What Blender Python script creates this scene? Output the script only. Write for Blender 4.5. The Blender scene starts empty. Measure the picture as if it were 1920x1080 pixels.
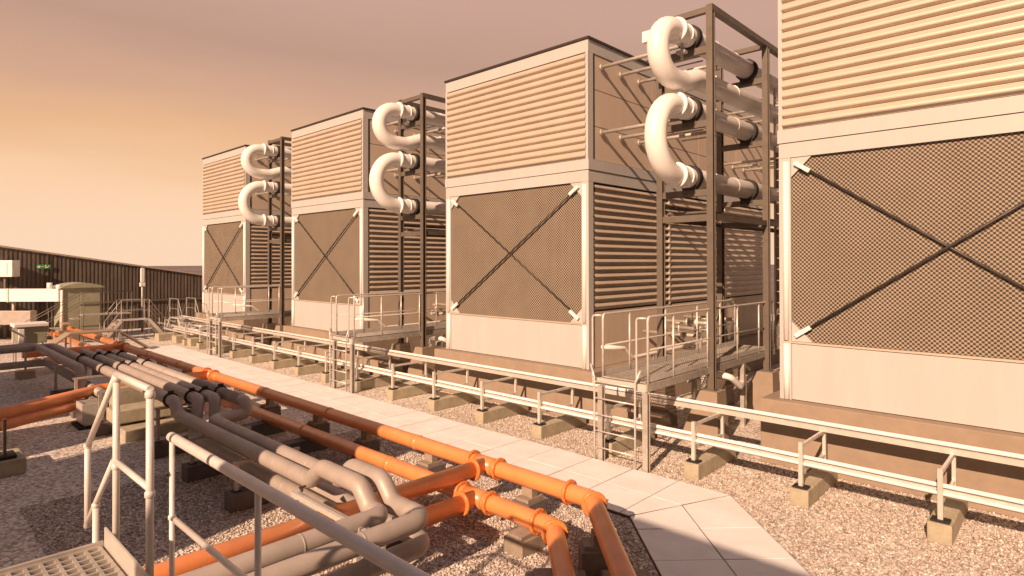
import bpy, bmesh, math, random
from mathutils import Vector, Matrix
random.seed(7)
PI = math.pi
sc = bpy.context.scene
col = sc.collection

# ------------------------------------------------------------------ materials
def mat(name, c, rough=.55, metal=0., var=.06, vs=2.5, bump=0., bs=30., spec=.5, c2=None, streak=0.):
    m = bpy.data.materials.new(name); m.use_nodes = True
    nt = m.node_tree; N = nt.nodes; L = nt.links
    b = N['Principled BSDF']
    b.inputs['Roughness'].default_value = rough
    b.inputs['Metallic'].default_value = metal
    b.inputs['Specular IOR Level'].default_value = spec
    tc = N.new('ShaderNodeTexCoord')
    n1 = N.new('ShaderNodeTexNoise'); n1.inputs['Scale'].default_value = vs; n1.inputs['Detail'].default_value = 7
    n1.inputs['Roughness'].default_value = .65
    mp = N.new('ShaderNodeMapping'); L.new(tc.outputs['Object'], mp.inputs[0])
    if streak: mp.inputs['Scale'].default_value = (streak, streak, .35)
    L.new(mp.outputs[0], n1.inputs['Vector'])
    r = N.new('ShaderNodeMapRange'); r.inputs[1].default_value = .3; r.inputs[2].default_value = .7
    L.new(n1.outputs['Fac'], r.inputs[0])
    mx = N.new('ShaderNodeMix'); mx.data_type = 'RGBA'
    d = c2 if c2 else tuple(x*(1-2.2*var) for x in c)
    u = tuple(min(1, x*(1+var)) for x in c)
    mx.inputs[6].default_value = (*d, 1); mx.inputs[7].default_value = (*u, 1)
    L.new(r.outputs[0], mx.inputs[0]); L.new(mx.outputs[2], b.inputs['Base Color'])
    rr = N.new('ShaderNodeMapRange'); rr.inputs[3].default_value = min(1, rough+.12); rr.inputs[4].default_value = max(.05, rough-.08)
    L.new(n1.outputs['Fac'], rr.inputs[0]); L.new(rr.outputs[0], b.inputs['Roughness'])
    if bump:
        n2 = N.new('ShaderNodeTexNoise'); n2.inputs['Scale'].default_value = bs; n2.inputs['Detail'].default_value = 4
        L.new(tc.outputs['Object'], n2.inputs['Vector'])
        bp = N.new('ShaderNodeBump'); bp.inputs['Strength'].default_value = bump; bp.inputs['Distance'].default_value = .01
        L.new(n2.outputs['Fac'], bp.inputs['Height']); L.new(bp.outputs[0], b.inputs['Normal'])
    return m

M = {}
M['panel'] = mat('cream_panel', (.50, .495, .49), .45, var=.028, vs=1.3, streak=2)
M['trim'] = mat('white_trim', (.90, .89, .86), .35, var=.02)
M['louvre'] = mat('louvre_steel', (.59, .515, .43), .42, .25, var=.05, vs=1.5)
M['sidepanel'] = mat('side_panel', (.62, .52, .42), .5, var=.05, vs=.8, streak=1.5)
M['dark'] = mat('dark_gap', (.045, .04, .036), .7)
M['brace'] = mat('brace_steel', (.06, .05, .045), .45, .3)
M['steel'] = mat('rack_steel', (.17, .145, .12), .5, .3, var=.1, vs=4)
M['steelblack'] = mat('clamp_rubber', (.025, .022, .022), .6)
M['galv'] = mat('galvanised_steel', (.72, .70, .66), .36, .35, var=.07, vs=9)
M['galvdull'] = mat('dull_galvanised', (.50, .47, .43), .5, .35, var=.12, vs=6)
M['painted'] = mat('painted_rail', (.74, .71, .68), .4, .1, var=.04, vs=14, bump=.08, bs=90)
M['white'] = mat('white_cladding', (.90, .89, .87), .3, var=.02)
M['grey'] = mat('grey_lagging', (.43, .38, .345), .5, .15, var=.08, vs=3, bump=.1, bs=60)
M['orange'] = mat('orange_paint', (.84, .305, .10), .34, var=.07, vs=3, bump=.05, bs=40, spec=.9)
for m_ in ('orange',):
    b_ = M[m_].node_tree.nodes['Principled BSDF']; b_.inputs['Coat Weight'].default_value = .45; b_.inputs['Coat Roughness'].default_value = .32
M['orangefl'] = mat('orange_flange_paint', (.74, .25, .07), .35, var=.08, vs=4)
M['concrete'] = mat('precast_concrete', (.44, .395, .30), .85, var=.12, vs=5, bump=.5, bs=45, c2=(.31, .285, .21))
M['plinth'] = mat('plinth_concrete', (.315, .25, .19), .85, var=.06, vs=3, bump=.25, bs=60)
M['slab'] = mat('paving_slab', (.81, .835, .86), .8, c2=(.73, .73, .735), vs=1.7, bump=.2, bs=80)
M['greenish'] = mat('hut_paint', (.36, .36, .27), .55, var=.08, vs=3)
M['cladding'] = mat('dark_cladding', (.20, .165, .14), .55, .2, var=.2, vs=1.2, streak=3)
M['darkblock'] = mat('bitumen_shade_block', (.16, .135, .13), .85, var=.12, vs=5, bump=.4, bs=45)  # bitumen sleepers; also pipe supports with shade put into the colour
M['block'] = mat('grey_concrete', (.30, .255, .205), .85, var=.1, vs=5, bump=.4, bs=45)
M['black'] = mat('black_rubber', (.015, .014, .014), .7, bump=.4, bs=60)
M['timber'] = mat('timber_cradle', (.35, .29, .23), .8, var=.15, vs=8)

def gravel():
    m = bpy.data.materials.new('gravel'); m.use_nodes = True
    nt = m.node_tree; N = nt.nodes; L = nt.links; b = N['Principled BSDF']
    b.inputs['Roughness'].default_value = .9
    tc = N.new('ShaderNodeTexCoord')
    wn = N.new('ShaderNodeTexNoise'); wn.inputs['Scale'].default_value = 9; L.new(tc.outputs['Object'], wn.inputs['Vector'])
    ad = N.new('ShaderNodeMixRGB'); ad.blend_type = 'LINEAR_LIGHT'; ad.inputs[0].default_value = .02
    L.new(tc.outputs['Object'], ad.inputs[1]); L.new(wn.outputs['Color'], ad.inputs[2])
    v = N.new('ShaderNodeTexVoronoi'); v.inputs['Scale'].default_value = 21; v.inputs['Randomness'].default_value = 1
    L.new(ad.outputs[0], v.inputs['Vector'])
    v2 = N.new('ShaderNodeTexVoronoi'); v2.inputs['Scale'].default_value = 47; L.new(ad.outputs[0], v2.inputs['Vector'])
    cr = N.new('ShaderNodeValToRGB'); e = cr.color_ramp.elements
    e[0].position = 0; e[0].color = (.40, .34, .29, 1); e[1].position = 1; e[1].color = (.95, .92, .88, 1)
    a = e.new(.25); a.color = (.66, .59, .52, 1); a = e.new(.7); a.color = (.82, .76, .69, 1)
    sp = N.new('ShaderNodeSeparateColor'); L.new(v.outputs['Color'], sp.inputs[0]); L.new(sp.outputs[0], cr.inputs[0])
    # stone colour darkens towards the cell edges between stones
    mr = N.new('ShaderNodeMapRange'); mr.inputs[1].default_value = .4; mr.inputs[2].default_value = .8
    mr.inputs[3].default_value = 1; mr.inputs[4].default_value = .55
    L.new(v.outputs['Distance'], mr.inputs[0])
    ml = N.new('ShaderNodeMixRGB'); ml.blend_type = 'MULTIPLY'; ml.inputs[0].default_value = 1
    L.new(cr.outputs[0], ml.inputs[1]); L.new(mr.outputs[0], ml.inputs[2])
    big = N.new('ShaderNodeTexNoise'); big.inputs['Scale'].default_value = .6; big.inputs['Detail'].default_value = 5
    L.new(tc.outputs['Object'], big.inputs['Vector'])
    br = N.new('ShaderNodeMapRange'); br.inputs[1].default_value = .3; br.inputs[2].default_value = .7; br.inputs[3].default_value = .84; br.inputs[4].default_value = 1.08
    L.new(big.outputs['Fac'], br.inputs[0])
    m2 = N.new('ShaderNodeMixRGB'); m2.blend_type = 'MULTIPLY'; m2.inputs[0].default_value = 1
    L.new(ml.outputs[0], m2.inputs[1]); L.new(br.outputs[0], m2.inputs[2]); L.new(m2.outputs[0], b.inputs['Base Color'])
    su = N.new('ShaderNodeMath'); su.operation = 'MULTIPLY_ADD'; su.inputs[1].default_value = .3
    L.new(v2.outputs['Distance'], su.inputs[0]); L.new(v.outputs['Distance'], su.inputs[2])
    bp = N.new('ShaderNodeBump'); bp.invert = True; bp.inputs['Strength'].default_value = .6; bp.inputs['Distance'].default_value = .015
    L.new(su.outputs[0], bp.inputs['Height']); L.new(bp.outputs[0], b.inputs['Normal'])
    return m
M['gravel'] = gravel()

def fill_mat():
    m = bpy.data.materials.new('fill_honeycomb'); m.use_nodes = True
    nt = m.node_tree; N = nt.nodes; L = nt.links; b = N['Principled BSDF']
    b.inputs['Roughness'].default_value = .6
    tc = N.new('ShaderNodeTexCoord'); mp = N.new('ShaderNodeMapping'); L.new(tc.outputs['Object'], mp.inputs[0])
    sx = N.new('ShaderNodeSeparateXYZ'); L.new(mp.outputs[0], sx.inputs[0])
    def sn(sock, k):
        a = N.new('ShaderNodeMath'); a.operation = 'MULTIPLY'; a.inputs[1].default_value = k; L.new(sock, a.inputs[0])
        s = N.new('ShaderNodeMath'); s.operation = 'SINE'; L.new(a.outputs[0], s.inputs[0]); return s
    k = 2*PI/.074
    s1 = sn(sx.outputs['X'], k); s2 = sn(sx.outputs['Z'], k)
    ad = N.new('ShaderNodeMath'); ad.operation = 'MULTIPLY'; L.new(s1.outputs[0], ad.inputs[0]); L.new(s2.outputs[0], ad.inputs[1])
    r = N.new('ShaderNodeMapRange'); r.inputs[1].default_value = -.45; r.inputs[2].default_value = .35; L.new(ad.outputs[0], r.inputs[0])
    n = N.new('ShaderNodeTexNoise'); n.inputs['Scale'].default_value = 1.4; n.inputs['Detail'].default_value = 6; L.new(mp.outputs[0], n.inputs[0])
    mx = N.new('ShaderNodeMix'); mx.data_type = 'RGBA'
    mx.inputs[6].default_value = (.035, .028, .022, 1); mx.inputs[7].default_value = (.40, .33, .25, 1); L.new(r.outputs[0], mx.inputs[0])
    m2 = N.new('ShaderNodeMixRGB'); m2.blend_type = 'MULTIPLY'; m2.inputs[0].default_value = .35
    L.new(mx.outputs[2], m2.inputs[1]); L.new(n.outputs['Fac'], m2.inputs[2]); L.new(m2.outputs[0], b.inputs['Base Color'])
    bp = N.new('ShaderNodeBump'); bp.inputs['Strength'].default_value = .5; bp.inputs['Distance'].default_value = .02
    L.new(r.outputs[0], bp.inputs['Height']); L.new(bp.outputs[0], b.inputs['Normal'])
    return m
M['fill'] = fill_mat()

# ------------------------------------------------------------------ mesh builder
SPLIT = {'edge_trim','louvre_mullion','gusset_plate','leg','duct_leg','pipe_leg','post','tread','clamp_fitting','base_plate','rubber_pad','saddle','rack_leg','conduit','duct_flange','flange','cross_beam','top_beam','side_panel','corner_trim','edge_beam','tray_clip','cable_tie','valve_wheel','band','pipe','post_cover','side_louvre','walk_plate','pipe_saddle','rail','pictogram','tie','bolt'}
class MB:
    def __init__(s): s.v = []; s.f = []; s.sm = []
    def add(s, vs, fs, smooth=False):
        o = len(s.v); s.v += [tuple(p) for p in vs]; s.f += [tuple(i+o for i in f) for f in fs]
        s.sm += (smooth if isinstance(smooth, list) else [smooth]*len(fs)); return s
    def box(s, x0, x1, y0, y1, z0, z1):
        v = [(x0,y0,z0),(x1,y0,z0),(x1,y1,z0),(x0,y1,z0),(x0,y0,z1),(x1,y0,z1),(x1,y1,z1),(x0,y1,z1)]
        return s.add(v, [(0,3,2,1),(4,5,6,7),(0,1,5,4),(1,2,6,5),(2,3,7,6),(3,0,4,7)])
    def bar(s, p, q, w, h=None, up=(0,0,1)):           # rectangular bar between two points
        p = Vector(p); q = Vector(q); h = h or w; d = (q-p).normalized(); u = Vector(up)
        if abs(d.dot(u)) > .99: u = Vector((0,1,0))
        a = d.cross(u).normalized()*w/2; b = a.cross(d).normalized()*h/2
        v = [p-a-b, p+a-b, p+a+b, p-a+b, q-a-b, q+a-b, q+a+b, q-a+b]
        return s.add(v, [(0,1,2,3),(7,6,5,4),(4,5,1,0),(5,6,2,1),(6,7,3,2),(7,4,0,3)])
    def cbox(s, x0, x1, y0, y1, z0, z1, c=.015):        # box with chamfered edges
        bm = bmesh.new(); t = MB(); t.box(x0,x1,y0,y1,z0,z1)
        vs = [bm.verts.new(p) for p in t.v]; [bm.faces.new([vs[i] for i in f]) for f in t.f]
        bmesh.ops.bevel(bm, geom=list(bm.edges), offset=c, segments=2, profile=.6, affect='EDGES')
        bm.verts.index_update(); s.add([v.co[:] for v in bm.verts], [tuple(v.index for v in f.verts) for f in bm.faces]); bm.free(); return s
    def prism(s, poly, z0, z1):                         # xy polygon, counter-clockwise
        n = len(poly); v = [(x,y,z0) for x,y in poly]+[(x,y,z1) for x,y in poly]
        f = [tuple(range(n-1,-1,-1)), tuple(range(n,2*n))]+[(i,(i+1)%n,(i+1)%n+n,i+n) for i in range(n)]
        return s.add(v, f)
    def tube(s, pts, r, n=16, cap=True):
        pts = [Vector(p) for p in pts]; ts = []
        for i in range(len(pts)):
            a = pts[max(0,i-1)]; b = pts[min(len(pts)-1,i+1)]; ts.append((b-a).normalized())
        u = Vector((0,0,1)) if abs(ts[0].z) < .9 else Vector((0,1,0))
        nrm = (u-ts[0]*u.dot(ts[0])).normalized(); vs = []; fs = []; sm = []
        rr = r if isinstance(r, (list, tuple)) else [r]*len(pts)
        for i, p in enumerate(pts):
            t = ts[i]; nrm = (nrm-t*nrm.dot(t)).normalized(); bn = t.cross(nrm)
            for k in range(n):
                a = 2*PI*k/n; vs.append(p+(nrm*math.cos(a)+bn*math.sin(a))*rr[i])
        for i in range(len(pts)-1):
            for k in range(n):
                fs.append((i*n+k, i*n+(k+1)%n, (i+1)*n+(k+1)%n, (i+1)*n+k)); sm.append(True)
        if cap:
            fs.append(tuple(range(n-1,-1,-1))); sm.append(False)
            o = (len(pts)-1)*n; fs.append(tuple(range(o,o+n))); sm.append(False)
        return s.add(vs, fs, sm)
    def ring(s, c, axis, r, w, n=24, r0=None):          # flange disc, centred on c
        c = Vector(c); a = Vector(axis).normalized()*w/2
        b = min(.25*w, .012)
        ad = Vector(axis).normalized()*b
        return s.tube([c-a, c-a+ad, c+a-ad, c+a], [r-b, r, r, r-b], n)
    def hsec(s, x, y, z0, z1, w, t=.012):               # H section column
        a = w/2; b = t/2
        P = [(-a,-a),(a,-a),(a,-a+t*1.6),(b,-a+t*1.6),(b,a-t*1.6),(a,a-t*1.6),(a,a),(-a,a),(-a,a-t*1.6),(-b,a-t*1.6),(-b,-a+t*1.6),(-a,-a+t*1.6)]
        return s.prism([(x+p, y+q) for p, q in P], z0, z1)
    def split(s):                                       # one builder per connected piece
        par = list(range(len(s.v)))
        def fd(i):
            while par[i] != i: par[i] = par[par[i]]; i = par[i]
            return i
        for f in s.f:
            for i in f[1:]: par[fd(i)] = fd(f[0])
        g = {}
        for f, sm in zip(s.f, s.sm): g.setdefault(fd(f[0]), []).append((f, sm))
        out = []
        for fs in g.values():
            b = MB(); mp = {}
            for f, sm in fs:
                for i in f:
                    if i not in mp: mp[i] = len(b.v); b.v.append(s.v[i])
                b.f.append(tuple(mp[i] for i in f)); b.sm.append(sm)
            out.append(b)
        return out
    def obj(s, name, m, parent=None, loc=None):
        if name in SPLIT and parent:
            ps = s.split()
            if len(ps) > 1:
                for p in ps: o = p._obj(name, m, parent, loc)
                return o
        return s._obj(name, m, parent, loc)
    def _obj(s, name, m, parent=None, loc=None):
        me = bpy.data.meshes.new(name); me.from_pydata(s.v, [], s.f); me.update()
        me.polygons.foreach_set('use_smooth', s.sm)
        o = bpy.data.objects.new(name, me); col.objects.link(o); me.materials.append(M[m] if isinstance(m, str) else m)
        if parent: o.parent = parent
        if loc: o.location = loc
        return o
def tag(o, label, cat, group=None):
    o['label'] = label; o['category'] = cat
    if group: o['group'] = group
    return o
def thing(name, loc, label, cat, group=None):
    o = bpy.data.objects.new(name, None); col.objects.link(o); o.location = loc; o.empty_display_size = .3
    return tag(o, label, cat, group)
def struct(o, kind='structure'): o['kind'] = kind; return o
def kids(o): return [c for c in list(bpy.data.objects) if c.parent == o]
def dup(o, d, label=None, parent=None):                 # copy a thing with its parts and sub-parts
    c = o.copy(); col.objects.link(c)
    if parent: c.parent = parent
    else: c.location = Vector(o.location)+Vector(d)
    if label: c['label'] = label
    for k in kids(o): dup(k, d, None, c)
    return c
def fillet(pts, rad, seg=7):
    pts = [Vector(p) for p in pts]; out = [pts[0]]
    for i in range(1, len(pts)-1):
        a, b, c = pts[i-1], pts[i], pts[i+1]; r = rad[i-1] if isinstance(rad, (list, tuple)) else rad
        d1 = (a-b).normalized(); d2 = (c-b).normalized(); ang = d1.angle(d2)
        if ang > 3.12: out.append(b); continue
        t = min(r/math.tan(ang/2), (a-b).length*.49, (c-b).length*.49); rr = t*math.tan(ang/2)
        ctr = b+(d1+d2).normalized()*(rr/math.sin(ang/2)); p1 = b+d1*t; p2 = b+d2*t
        v1 = p1-ctr; v2 = p2-ctr; w = v1.angle(v2)
        for k in range(seg+1):
            q = k/seg; out.append(ctr+(v1*math.sin((1-q)*w)+v2*math.sin(q*w))/math.sin(w))
    out.append(pts[-1]); return out

S = 9.73          # tower spacing
YF = 11.87; W = 5.27; H2 = W/2; DP = 11.4
X3 = -8.69        # right edge of the third tower
ORD = ['the nearest, cut by the right edge', 'third from the left', 'second from the left', 'farthest, leftmost']

# ------------------------------------------------------------------ setting
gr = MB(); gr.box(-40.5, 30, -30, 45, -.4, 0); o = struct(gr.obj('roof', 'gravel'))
fg = MB(); fg.add([(-6000,-6000,-22),(6000,-6000,-22),(6000,6000,-22),(-6000,6000,-22)], [(0,1,2,3)])
M['far'] = mat('far_land', (.20, .17, .18), .95, var=.25, vs=.004)
struct(fg.obj('ground', 'far'))
pw = MB(); g_ = .0095
for r_ in range(2):
    y0 = 7.73+.9*r_
    k = 0; x1 = -5.1
    while x1 > -29.6:
        dz = random.uniform(-.003, .004)
        pw.box(x1-.9+g_, x1-g_, y0+g_, y0+.9-g_, 0.004, .045+dz); x1 -= .9
mit = lambda y: -4.93+(y-7.73)*.4142
for y0 in (7.73, 8.63):
    y1 = y0+.9
    pw.prism([(-5.1+g_, y0+g_), (mit(y0)-g_*2, y0+g_), (mit(y1)-g_*2, y1-g_), (-5.1+g_, y1-g_)], .004, .046)
ux, uy = math.cos(-PI/4), math.sin(-PI/4); vx, vy = -uy, ux
def rot(u, v): return (-4.93+u*ux+v*vx, 7.73+u*uy+v*vy)
for j in range(2):
    v0, v1 = .9*j, .9*j+.9
    m0, m1 = -v0*.4142, -v1*.4142
    pw.prism([rot(m0+g_*2, v0+g_), rot(.45-g_, v0+g_), rot(.45-g_, v1-g_), rot(m1+g_*2, v1-g_)], .004, .045)
    for k in range(8):
        u0 = .45+.9*k; dz = random.uniform(-.003, .004)
        pw.prism([rot(u0+g_, v0+g_), rot(u0+.9-g_, v0+g_), rot(u0+.9-g_, v1-g_), rot(u0+g_, v1-g_)], .004, .045+dz)
struct(pw.obj('path', 'slab'))
pb = MB(); x_ = -29.8
pb.prism([(x_, 7.725), (-4.93, 7.725), rot(8.1, 0), rot(8.1, 1.805), (mit(9.535), 9.535), (x_, 9.535)], .0035, .037)
M['mortar'] = mat('joint_sand', (.15, .10, .07), .95, var=.2, vs=8)
struct(pb.obj('path_bedding', 'mortar'))

import numpy as np
def stones():
    rg = np.random.default_rng(3); sp_ = .043
    xs = np.arange(-12, .6, sp_); ys = np.arange(1.6, 11.62, sp_)
    X, Y = np.meshgrid(xs, ys); X = X.ravel()+rg.uniform(-.02, .02, X.size); Y = Y.ravel()+rg.uniform(-.02, .02, Y.size)
    on = (Y > 7.66) & (Y < 9.6) & (X < -4.93+(Y-7.73)*.4142+.03)
    U = (X+4.93)*ux+(Y-7.73)*uy; V = (X+4.93)*vx+(Y-7.73)*vy
    on |= (V > -.06) & (V < 1.87) & (U > -V*.4142-.1) & (U < 8.2)
    X = X[~on]; Y = Y[~on]; n = X.size
    base = np.array([(1,0,0),(0,1,0),(-1,0,0),(0,-1,0),(.1,.1,1),(0,0,-.6)], float)
    r_ = rg.uniform(.013, .029, n); sc_ = np.stack([r_, r_*rg.uniform(.6, 1., n), r_*rg.uniform(.45, .8, n)], 1)
    P = base[None]*sc_[:,None]+rg.normal(0, 1, (n, 6, 3))*r_[:,None,None]*.16
    a = rg.uniform(0, 2*PI, n); c, s_ = np.cos(a)[:,None], np.sin(a)[:,None]
    Q = P.copy(); Q[...,0] = P[...,0]*c-P[...,1]*s_; Q[...,1] = P[...,0]*s_+P[...,1]*c
    Q[...,0] += X[:,None]; Q[...,1] += Y[:,None]; Q[...,2] += rg.uniform(.002, .012, n)[:,None]
    f = np.array([(0,1,4),(1,2,4),(2,3,4),(3,0,4),(1,0,5),(2,1,5),(3,2,5),(0,3,5)])
    F_ = (f[None]+np.arange(n)[:,None,None]*6).reshape(-1, 3)
    me = bpy.data.meshes.new('gravel'); me.vertices.add(n*6); me.vertices.foreach_set('co', Q.reshape(-1))
    me.loops.add(F_.size); me.loops.foreach_set('vertex_index', F_.reshape(-1).astype(np.int32))
    me.polygons.add(len(F_)); me.polygons.foreach_set('loop_start', (np.arange(len(F_))*3).astype(np.int32)); me.update(calc_edges=True)
    m = bpy.data.materials.new('loose_stone'); m.use_nodes = True; N = m.node_tree.nodes; L = m.node_tree.links; b = N['Principled BSDF']; b.inputs['Roughness'].default_value = .85
    g = N.new('ShaderNodeNewGeometry'); cr = N.new('ShaderNodeValToRGB'); e = cr.color_ramp.elements
    e[0].position = 0; e[0].color = (.26, .205, .17, 1); e[1].position = 1; e[1].color = (.80, .76, .72, 1)
    q = e.new(.2); q.color = (.45, .38, .33, 1); q = e.new(.7); q.color = (.56, .50, .45, 1)
    L.new(g.outputs['Random Per Island'], cr.inputs[0]); L.new(cr.outputs[0], b.inputs['Base Color'])
    o = bpy.data.objects.new('gravel', me); col.objects.link(o); me.materials.append(m); o['kind'] = 'stuff'
stones()
# ------------------------------------------------------------------ cooling tower
def louvre_profile(z0, z1, n, depth, kind):
    p = []; h = (z1-z0)/n
    for i in range(n):
        b = z0+i*h
        if kind == 'up':   # rolled corrugation
            for a, d in ((0, .0), (.14, .05), (.19, .25), (.23, .85), (.31, 1), (.60, .95), (.66, .82), (.84, .74), (.90, .62), (.97, .08)): p.append((-depth*d, b+a*h))
        else:              # overlapping open blades: slope out and down, then a dark return
            p += [(.03, b+h*.02), (.03, b+h*.44), (-depth, b+h*.47), (-depth, b+h*.55), (-depth*.2, b+h*.94), (.03, b+h*.97)]
    p.append((0, z1)); return p
def extr(mb, prof, a0, a1, axis, base, sign, smooth):
    # prof: (offset, z); axis 'x' runs along x on a face looking -y; axis 'y' runs along y on a face looking +x (sign 1) or -x (-1)
    vs = []
    for a in (a0, a1):
        for o_, z in prof:
            vs.append((a, base+o_, z) if axis == 'x' else (base-o_*sign, a, z))
    n = len(prof); fs = []
    for i in range(n-1):
        f = (i, i+n, i+n+1, i+1); fs.append(f if (axis == 'x' or sign > 0) else f[::-1])
    mb.add(vs, fs, smooth)

def make_tower():
    t = thing('cooling_tower', (X3-H2, YF, 0), '', 'cooling tower', 'cooling towers in a row on concrete plinths')
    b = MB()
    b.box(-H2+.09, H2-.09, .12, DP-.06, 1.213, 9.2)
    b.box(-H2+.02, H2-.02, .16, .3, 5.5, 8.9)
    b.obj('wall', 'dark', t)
    # top fascia + cap
    f = MB(); f.box(-H2, H2, 0, DP, 8.9, 9.2); f.obj('fascia', 'panel', t)
    c = MB(); c.box(-H2-.035, H2+.035, -.035, DP+.035, 9.203, 9.26); c.obj('roof', 'brace', t)
    bd = MB(); bd.box(-H2-.02, H2+.02, -.02, DP+.02, 6.045, 6.30); bd.obj('band', 'panel', t)
    b2 = MB(); b2.box(-H2, H2, 0, DP, 5.76, 6.03); b2.obj('band', 'panel', t)
    # upper louvres, front, with edge trims
    l = MB(); extr(l, louvre_profile(6.32, 8.88, 14, .075, 'up'), -H2+.07, H2-.07, 'x', .035, 1, True)
    l.obj('front_louvre', 'louvre', t)
    l = MB(); l.box(-H2, -H2+.075, -.012, .2, 6.303, 8.897); l.box(H2-.075, H2, -.012, .2, 6.303, 8.897); l.obj('edge_trim', 'panel', t)
    # side upper panels
    for sg, nm in ((1, 'side_panel'), (-1, 'side_panel')):
        s_ = MB(); x0, x1 = (H2-.08, H2-.02) if sg > 0 else (-H2+.02, -H2+.08)
        for za, zb in ((8.04, 8.885), (7.14, 8.02), (6.32, 7.12)):
            y = .21
            while y < DP-.1:
                y2 = min(y+2.78, DP-.02); s_.box(x0, x1, y+.01, y2-.01, za, zb); y = y2
        s_.obj(nm, 'sidepanel', t)
        bp = MB(); bp.box(x0, x1, .21, DP, 1.22, 2.58); bp.obj('side_base_panel', 'sidepanel', t)
        sl = MB(); y = .22
        while y < DP-.2:
            y2 = min(y+3.7, DP-.02)
            extr(sl, louvre_profile(2.62, 5.72, 17, .07, 'lo'), y+.02, y2-.02, 'y', sg*(H2-.05), sg, False); y = y2
        sl.obj('side_louvre', 'louvre', t)
        po = MB()
        y = 3.92
        while y < DP: po.box(min(x0,x1)+.03*sg if sg>0 else x0-.0, max(x0,x1)+.03*sg if sg>0 else x1, y-.035, y+.035, 2.6, 5.75) if sg > 0 else None; y += 3.7
        if sg > 0: po.obj('louvre_mullion', 'louvre', t)
    # front lower: corner posts, base panel
    for sg in (-1, 1):
        p = MB(); x0, x1 = sorted((sg*H2, sg*(H2-.21))); p.box(x0, x1, 0, .2, 1.215, 5.755)
        p.obj('corner_post', 'panel', t)
        w_ = MB(); cx = sg*(H2-.125)
        pts = [(cx, 0, 2.33), (cx, 0, 5.68)]; w_.tube(pts, .052, 14); w_.tube([(cx, 0, 1.22), (cx, 0, 2.27)], .052, 14)
        w_.obj('post_cover', 'trim', t)
    bp = MB(); bp.box(-H2+.215, H2-.215, .02, .1, 1.225, 2.27); bp.obj('base_panel', 'panel', t)
    sr = MB(); sr.box(-H2+.05, H2-.05, -.008, .1, 2.275, 2.31); sr.obj('sill', 'louvre', t)
    # fill face
    fm = MB(); x = H2-.215; z0, z1 = 2.315, 5.755; fm.add([(-x,.07,z0),(x,.07,z0),(x,.07,z1),(-x,.07,z1)], [(0,1,2,3)]); fm.obj('fill_face', 'fill', t)
    gs = MB(); q = .36
    for sx_ in (-1, 1):
        for (za, d) in ((z0, 1), (z1, -1)):
            pts = [(sx_*x, za), (sx_*(x-q), za), (sx_*(x-.0), za+d*q)]
            vs = [(a, .02, c_) for a, c_ in pts]+[(a, .05, c_) for a, c_ in pts]
            fs = [(0,1,2),(5,4,3),(0,3,4,1),(1,4,5,2),(2,5,3,0)]
            if sx_*d > 0: fs = [ff[::-1] for ff in fs]
            gs.add(vs, fs)
    gs.obj('gusset_plate', 'panel', t)
    br = MB(); e = .16
    p1, p2 = (-x+e, -.01, z0+e), (x-e, -.01, z1-e); p3, p4 = (-x+e, .025, z1-e), (x-e, .025, z0+e)
    br.tube([p1, p2], .024, 8); br.obj('brace', 'brace', t); br = MB(); br.tube([p3, p4], .024, 8); br.obj('brace', 'brace', t)
    for p, q_ in ((p1, p2), (p2, p1), (p3, p4), (p4, p3)):
        d = (Vector(q_)-Vector(p)).normalized(); k_ = MB(); a = Vector(p)-d*.1; a.y = -.03; b_ = Vector(p)+d*.22; b_.y = -.03
        k_.bar(a, b_, .075, .05, up=(0,-1,0)); k_.obj('bracket', 'white', t)
    # spray pipes through the right side wall
    for base in (.53, 7.35):
        for dy in (0, .86, 1.74):
            for z in (8.62, 7.0):
                s_ = MB(); y = base+dy
                s_.tube([(H2-.03, y, z), (H2+2.2, y, z)], .045, 10); s_.ring((H2+.03, y, z), (1,0,0), .085, .05, 12)
                s_.tube([(H2+1.2, y+.12, z-.10), (H2+2.2, y+.12, z-.10)], .02, 8)
                s_.obj('spray_pipe', 'galvdull', t)
    return t
tw = make_tower()
def plinth(x):
    b = MB(); b.cbox(-H2-.29, H2+.29, -.22, DP+.3, 0.002, 1.21, .02); return b.obj('concrete_plinth', 'plinth', None, (x, YF, 0))
names_t = {0: 'third cooling tower from the left, full front visible with fill face and crossed brace rods',
           1: 'nearest cooling tower, cut off by the top and right edges of the photo',
           -1: 'second cooling tower from the left, between the two mid sized pipe racks',
           -2: 'farthest and smallest cooling tower, leftmost beside the dark fence'}
pl_t = {0: 'long tan concrete plinth under the third cooling tower from the left', 1: 'long tan concrete plinth under the nearest cooling tower at right',
        -1: 'tan concrete plinth under the second cooling tower from the left', -2: 'tan concrete plinth under the farthest, leftmost cooling tower'}
tw['label'] = names_t[0]
for k in (1, -1, -2): dup(tw, (k*S, 0, 0), names_t[k])
for k in (0, 1, -1, -2):
    p = plinth(X3-H2+k*S); tag(p, pl_t[k], 'plinth', 'plinths under the cooling towers')

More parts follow.
